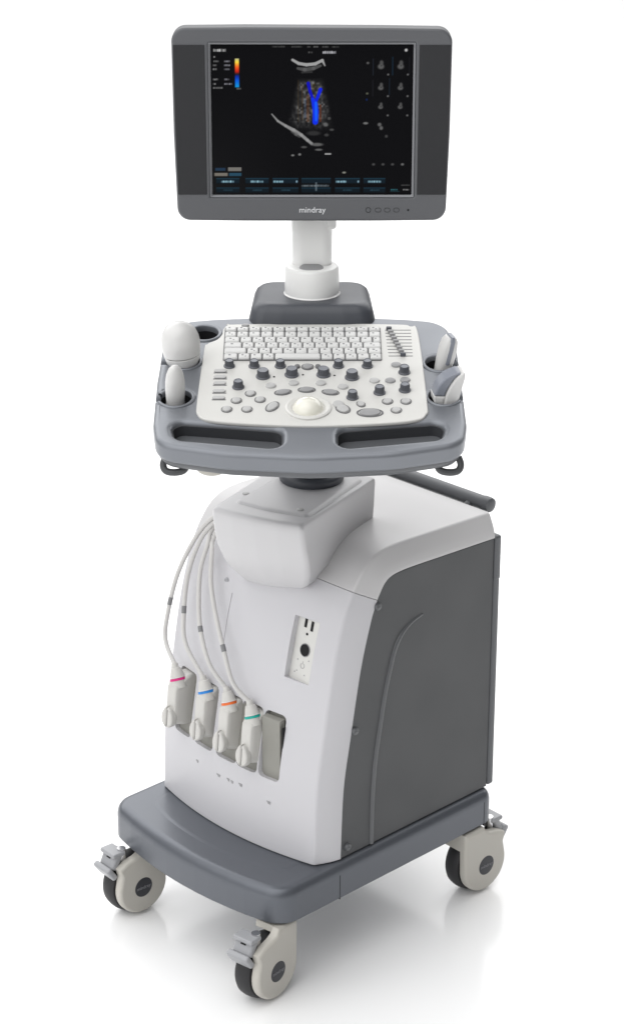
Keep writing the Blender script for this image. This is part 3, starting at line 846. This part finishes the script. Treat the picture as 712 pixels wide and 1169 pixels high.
faces = np.stack([idx[1:,:-1],idx[1:,1:],idx[:-1,1:],idx[:-1,:-1]],-1).reshape(-1,4)
me = bpy.data.meshes.new('screen'); me.from_pydata(verts.tolist(), [], faces.tolist())
ca = me.color_attributes.new('picture', 'FLOAT_COLOR', 'POINT')
ca.data.foreach_set('color', np.concatenate([lin.reshape(-1,3), np.ones((NX*NY,1))],1).astype(np.float32).ravel())
sm = mat('screen_display', (.003,.003,.004), .3, spec=.04)
nt = sm.node_tree; at = nt.nodes.new('ShaderNodeAttribute'); at.attribute_name = 'picture'
nt.links.new(at.outputs['Color'], nt.nodes['Principled BSDF'].inputs['Emission Color']); nt.nodes['Principled BSDF'].inputs['Emission Strength'].default_value = 1.0
link('screen', me, sm, mon, wn=False)

# ------------------------------------------------------------------ probes in the console holders (things of their own)
bpy.context.view_layer.update()
CM = Matrix.LocRotScale(Vector((0,.02,1.033)), Euler((CT,0,0)), None)
def probe_root(name, u, v, n, tilt=(0,0,0)):
    o = bpy.data.objects.new(name, None); COL.objects.link(o); o.empty_display_size = .03
    o.matrix_world = CM @ Matrix.Translation((u,v,n)) @ Euler(tilt).to_matrix().to_4x4(); return o
GP = 'transducer probes resting in the console holders'
# 1 large domed probe
p = probe_root('ultrasound_probe', -.194, -.114, -.006, (-.10,-.10,0))
tag(p, 'large bulbous white probe, the biggest, resting in the left middle console holder', 'ultrasound probe', GP)
bm = bmesh.new(); lathe(bm, [(0,-.020),(.015,-.020),(.019,-.004),(.0235,.004),(.0262,.012),(.0272,.0175),(.0268,.0182)], 44); bm_obj('probe_grip', bm, M['probe'], p)
bm = bmesh.new(); lathe(bm, [(.0266,.0180),(.0276,.0188),(.0292,.030),(.0296,.038),(.0285,.047),(.0255,.056),(.0200,.0635),(.0120,.0685),(.005,.0703),(0,.0706)], 44, None, 1.0, .92); bm_obj('probe_dome', bm, M['probe'], p)
# 2 slim upright probe
p = probe_root('ultrasound_probe', -.201, -.221, -.010, (-.08,.05,.5))
tag(p, 'slim white round tipped probe in the lower left console holder', 'ultrasound probe', GP)
bm = bmesh.new(); lathe(bm, [(0,-.016),(.0115,-.016),(.0135,0),(.0150,.020),(.0148,.036),(.0130,.048),(.0095,.057),(.0050,.0615),(0,.0628)], 40, None, 1, .82); bm_obj('probe_body', bm, M['probe'], p)
bm = bmesh.new(); lathe(bm, [(.0137,-.001),(.0142,.0005),(.0145,.002),(.0140,.003)], 40, None, 1.02, .85); bm_obj('grip_ring', bm, M['btn'], p)
# 3 two-tone rear right probe
p = probe_root('ultrasound_probe', .1955, -.121, -.017, (-.06,.24,.30))
tag(p, 'narrow white probe with grey stripe leaning in the upper right console holder', 'ultrasound probe', GP)
bm = bmesh.new(); loft(bm, [[(x,y,z) for x, y in rrect(w_,d_,r_,5)] for z, w_, d_, r_ in ((-.016,.020,.020,.008),(.000,.022,.022,.008),(.024,.026,.025,.009),(.044,.025,.026,.008),(.056,.021,.024,.007),(.062,.015,.018,.006))]); bm_obj('probe_body', bm, M['probe'], p, ang=50)
bm = bmesh.new(); loft(bm, [[(x,y,z) for x, y in rrect(w_,d_,.003,4)] for z, w_, d_ in ((.020,.0085,.0268),(.044,.0090,.0275),(.0575,.0085,.0260),(.0640,.0070,.0195))]); bm_obj('lens', bm, M['lens'], p)
# 4 convex front right probe
p = probe_root('ultrasound_probe', .1930, -.221, -.012, (-.05,.12,.18))
tag(p, 'curved probe with wide grey lens in the lower right console holder', 'ultrasound probe', GP)
XZ = Matrix(((1,0,0,0),(0,0,-1,0),(0,1,0,0),(0,0,0,1)))
bm = bmesh.new()
sh = [tuple(q[:2]) for q in catmull([(-.002,-.014,0),(-.003,.010,0),(.000,.030,0),(.008,.048,0),(.019,.060,0),(.0235,.054,0),(.0215,.036,0),(.0190,.014,0),(.0150,-.014,0)], 5)]
plate_into(bm, [sh], .015, .030, .004, XZ, 3); bm_obj('probe_shell', bm, M['probe'], p, ang=50)
bm = bmesh.new()
ln = [tuple(q[:2]) for q in catmull([(-.0185,.021,0),(-.0150,.036,0),(-.0050,.050,0),(.008,.0575,0),(.016,.0590,0)], 6)] + [(.006,.046),(-.001,.030),(-.003,.020)]
plate_into(bm, [ln], .0125, .025, .003, XZ, 3); bm_obj('lens', bm, M['lens'], p, ang=50)
bm = bmesh.new()
lw = rpoly([(-.0190,.0205,.001),(-.0020,.0200,.001),(-.0020,-.014,.002),(-.0100,-.014,.004),(-.0110,.002,.006),(-.0175,.010,.006)], 5)
plate_into(bm, [lw], .013, .026, .003, XZ, 3); bm_obj('probe_neck', bm, M['probe'], p, ang=50)

# ------------------------------------------------------------------ probe connectors plugged into the bay, each with its cable
RM = Matrix.Translation((-.0157,.0401,0)) @ Matrix.Rotation(YAW, 4, 'Z')
GC = 'probe connectors plugged into the front bay'
def connector(x, z, ring, label, cable, clip_t):
    o = bpy.data.objects.new('probe_connector', None); COL.objects.link(o); o.empty_display_size = .03
    y0 = -.136
    o.matrix_world = RM @ Matrix.Translation((x, y0, z)) @ Matrix.Rotation(-.10, 4, 'X')
    tag(o, label, 'probe connector', GC)
    inv = (Matrix.Translation((x, y0, z)) @ Matrix.Rotation(-.10, 4, 'X')).inverted()
    # body: deep housing with a narrower rounded front
    bm = bmesh.new()
    def ring_(y, w_, za, zb, r): return [(a, y, b) for a, b in rpoly([(-w_,za,r),(w_,za,r),(w_,zb,r),(-w_,zb,r)], 5)]
    loft(bm, [ring_(.020,.0138,-.044,.047,.004), ring_(-.012,.0138,-.044,.047,.005), ring_(-.022,.0136,-.043,.044,.006), ring_(-.036,.0130,-.040,.037,.008), ring_(-.042,.0114,-.037,.031,.008), ring_(-.0445,.0092,-.034,.027,.007)])
    bm_obj('plug_body', bm, M['conn'], o, ang=50)
    # strain relief cone, leaning back and up, with the coloured ring
    T = Matrix.Translation((0,-.030,.034)) @ Matrix.Rotation(R(-24), 4, 'Y')
    bm = bmesh.new(); lathe(bm, [(0,-.014),(.0125,-.012),(.0130,.000),(.0122,.0055),(.0122,.0075),(.0100,.016),(.0080,.0215),(.0060,.0225),(.0052,.030),(0,.030)], 32, T)
    bm_obj('strain_relief', bm, M['conn'], o)
    bm = bmesh.new(); lathe(bm, [(.0122,.0006),(.0136,.0010),(.0134,.0046),(.0120,.0050)], 32, T); bm_obj('colour_ring', bm, ring, o)
    bm = bmesh.new(); lathe(bm, [(.0118,.0052),(.0130,.0054),(.0128,.0068),(.0116,.0070)], 32, T); bm_obj('pale_ring', bm, M['probe'], o)
    # locking knob: two round halves with a slot
    Tk = Matrix.Translation((0,-.046,-.026))
    bm = bmesh.new()
    for s in (-1, 1):
        egg = [tuple(q[:2]) for q in catmull([(s*.0012,.0185,0),(s*.0078,.0138,0),(s*.0135,.002,0),(s*.0128,-.010,0),(s*.0068,-.0172,0),(s*.0012,-.0190,0)], 4)]
        plate_into(bm, [egg], .0065, .013, .0035, Tk @ XZ, 3)
    bm_obj('locking_knob', bm, M['conn'], o, ang=50)
    bm = bmesh.new(); box(bm, (0,-.0445,-.026), (.0030,.010,.032), .001, 1); bm_obj('knob_slot', bm, M['btn'], o)
    # cable
    start = T @ Vector((0,0,.026))
    path = [T @ Vector((0,0,.016)), start] + [inv @ Vector(c) for c in cable]
    cp = catmull([tuple(q) for q in path], 10)
    bm = bmesh.new(); tube(bm, cp, .0038, 12); cb = bm_obj('cable', bm, M['cable'], o)
    i = min(range(len(cp)), key=lambda k: abs((o.matrix_world @ Vector(cp[k])).z-clip_t)); bm = bmesh.new(); tube(bm, cp[i-1:i+2], .0041, 12); bm_obj('cable_sleeve', bm, M['sleeve'], o)
END = [(-.095,-.055,.715),(-.075,-.005,.765),(-.055,.030,.880)]
connector(-.127, .382, M['pink'], 'white probe connector with a magenta ring, plugged in at the left end of the bay',
    [(-.1769,-.1463,.4718),(-.180,-.1364,.519),(-.1719,-.1204,.5849),(-.1435,-.107,.6507),(-.1188,-.0914,.690)]+END, .535)
connector(-.0565, .384, M['blue'], 'white probe connector with a blue ring, between the magenta and orange ringed ones',
    [(-.1129,-.1569,.489),(-.1303,-.1444,.5345),(-.1402,-.1246,.5961),(-.1276,-.1094,.6531),(-.1138,-.0923,.683)]+END, .538)
connector(.0005, .384, M['orange'], 'white probe connector with an orange ring, between the blue and green ringed ones',
    [(-.0406,-.1674,.4778),(-.0729,-.1569,.5182),(-.0944,-.1427,.5614),(-.1084,-.1254,.614),(-.1042,-.1129,.6549),(-.1142,-.0922,.675)]+END, .528)
connector(.0560, .380, M['teal'], 'white probe connector with a teal green ring, beside the empty socket of the bay',
    [(.0175,-.1703,.4679),(-.0148,-.1612,.5159),(-.0484,-.1473,.5623),(-.0742,-.133,.6038),(-.0887,-.1172,.6486),(-.1046,-.0971,.6657)]+END, .518)

# ------------------------------------------------------------------ camera
cam = bpy.data.cameras.new('camera'); co = bpy.data.objects.new('camera', cam); COL.objects.link(co)
co.location = (0, -3.342, 2.0691); co.rotation_euler = (PI/2-.3818, 0, 0)
cam.sensor_fit = 'VERTICAL'; cam.sensor_height = 36; cam.lens = 36*2574.5/1169
cam.clip_start = .05; cam.clip_end = 300
scn.camera = co

# ------------------------------------------------------------------ studio light: unseen white surround, brightened at front left, above and behind
w = bpy.data.worlds.new('World'); scn.world = w; w.use_nodes = True
nt = w.node_tree; bg = nt.nodes['Background']
tc = nt.nodes.new('ShaderNodeTexCoord'); sp = nt.nodes.new('ShaderNodeSeparateXYZ'); nt.links.new(tc.outputs['Generated'], sp.inputs[0])
def mrange(src, a, b, c, d):
    m = nt.nodes.new('ShaderNodeMapRange'); m.interpolation_type = 'SMOOTHSTEP'
    for k, v in zip(('From Min','From Max','To Min','To Max'), (a,b,c,d)): m.inputs[k].default_value = v
    nt.links.new(src, m.inputs['Value']); return m.outputs['Result']
def mth(op, a, b):
    m = nt.nodes.new('ShaderNodeMath'); m.operation = op; nt.links.new(a, m.inputs[0])
    if isinstance(b, float): m.inputs[1].default_value = b
    else: nt.links.new(b, m.inputs[1])
    return m.outputs[0]
vd = nt.nodes.new('ShaderNodeVectorMath'); vd.operation = 'DOT_PRODUCT'
vd.inputs[1].default_value = Vector((-.42,-.5,.76)).normalized(); nt.links.new(tc.outputs['Generated'], vd.inputs[0])
key = mrange(vd.outputs['Value'], .55, .97, .0, 1.9)                      # bright world patch added in place of a softbox, front left
topl = mth('ADD', mrange(sp.outputs['Z'], .60, .97, .0, .6), mrange(sp.outputs['X'], -.9, .2, .30, .05))
back = mth('MULTIPLY', mth('MULTIPLY', mrange(sp.outputs['Y'], .22, .60, .0, 2.6), mrange(sp.outputs['Z'], .16, .34, .0, 1.)), mrange(sp.outputs['X'], .75, .95, 1., 0.))  # unseen glow behind, widened to the right to brighten the floor
tot = mth('ADD', mth('ADD', key, topl), back)
nt.links.new(tot, bg.inputs['Strength'])
bg.inputs['Color'].default_value = (1,1,1,1)

scn.view_settings.view_transform = 'Standard'; scn.view_settings.look = 'None'
scn.view_settings.exposure = 0; scn.view_settings.gamma = 1
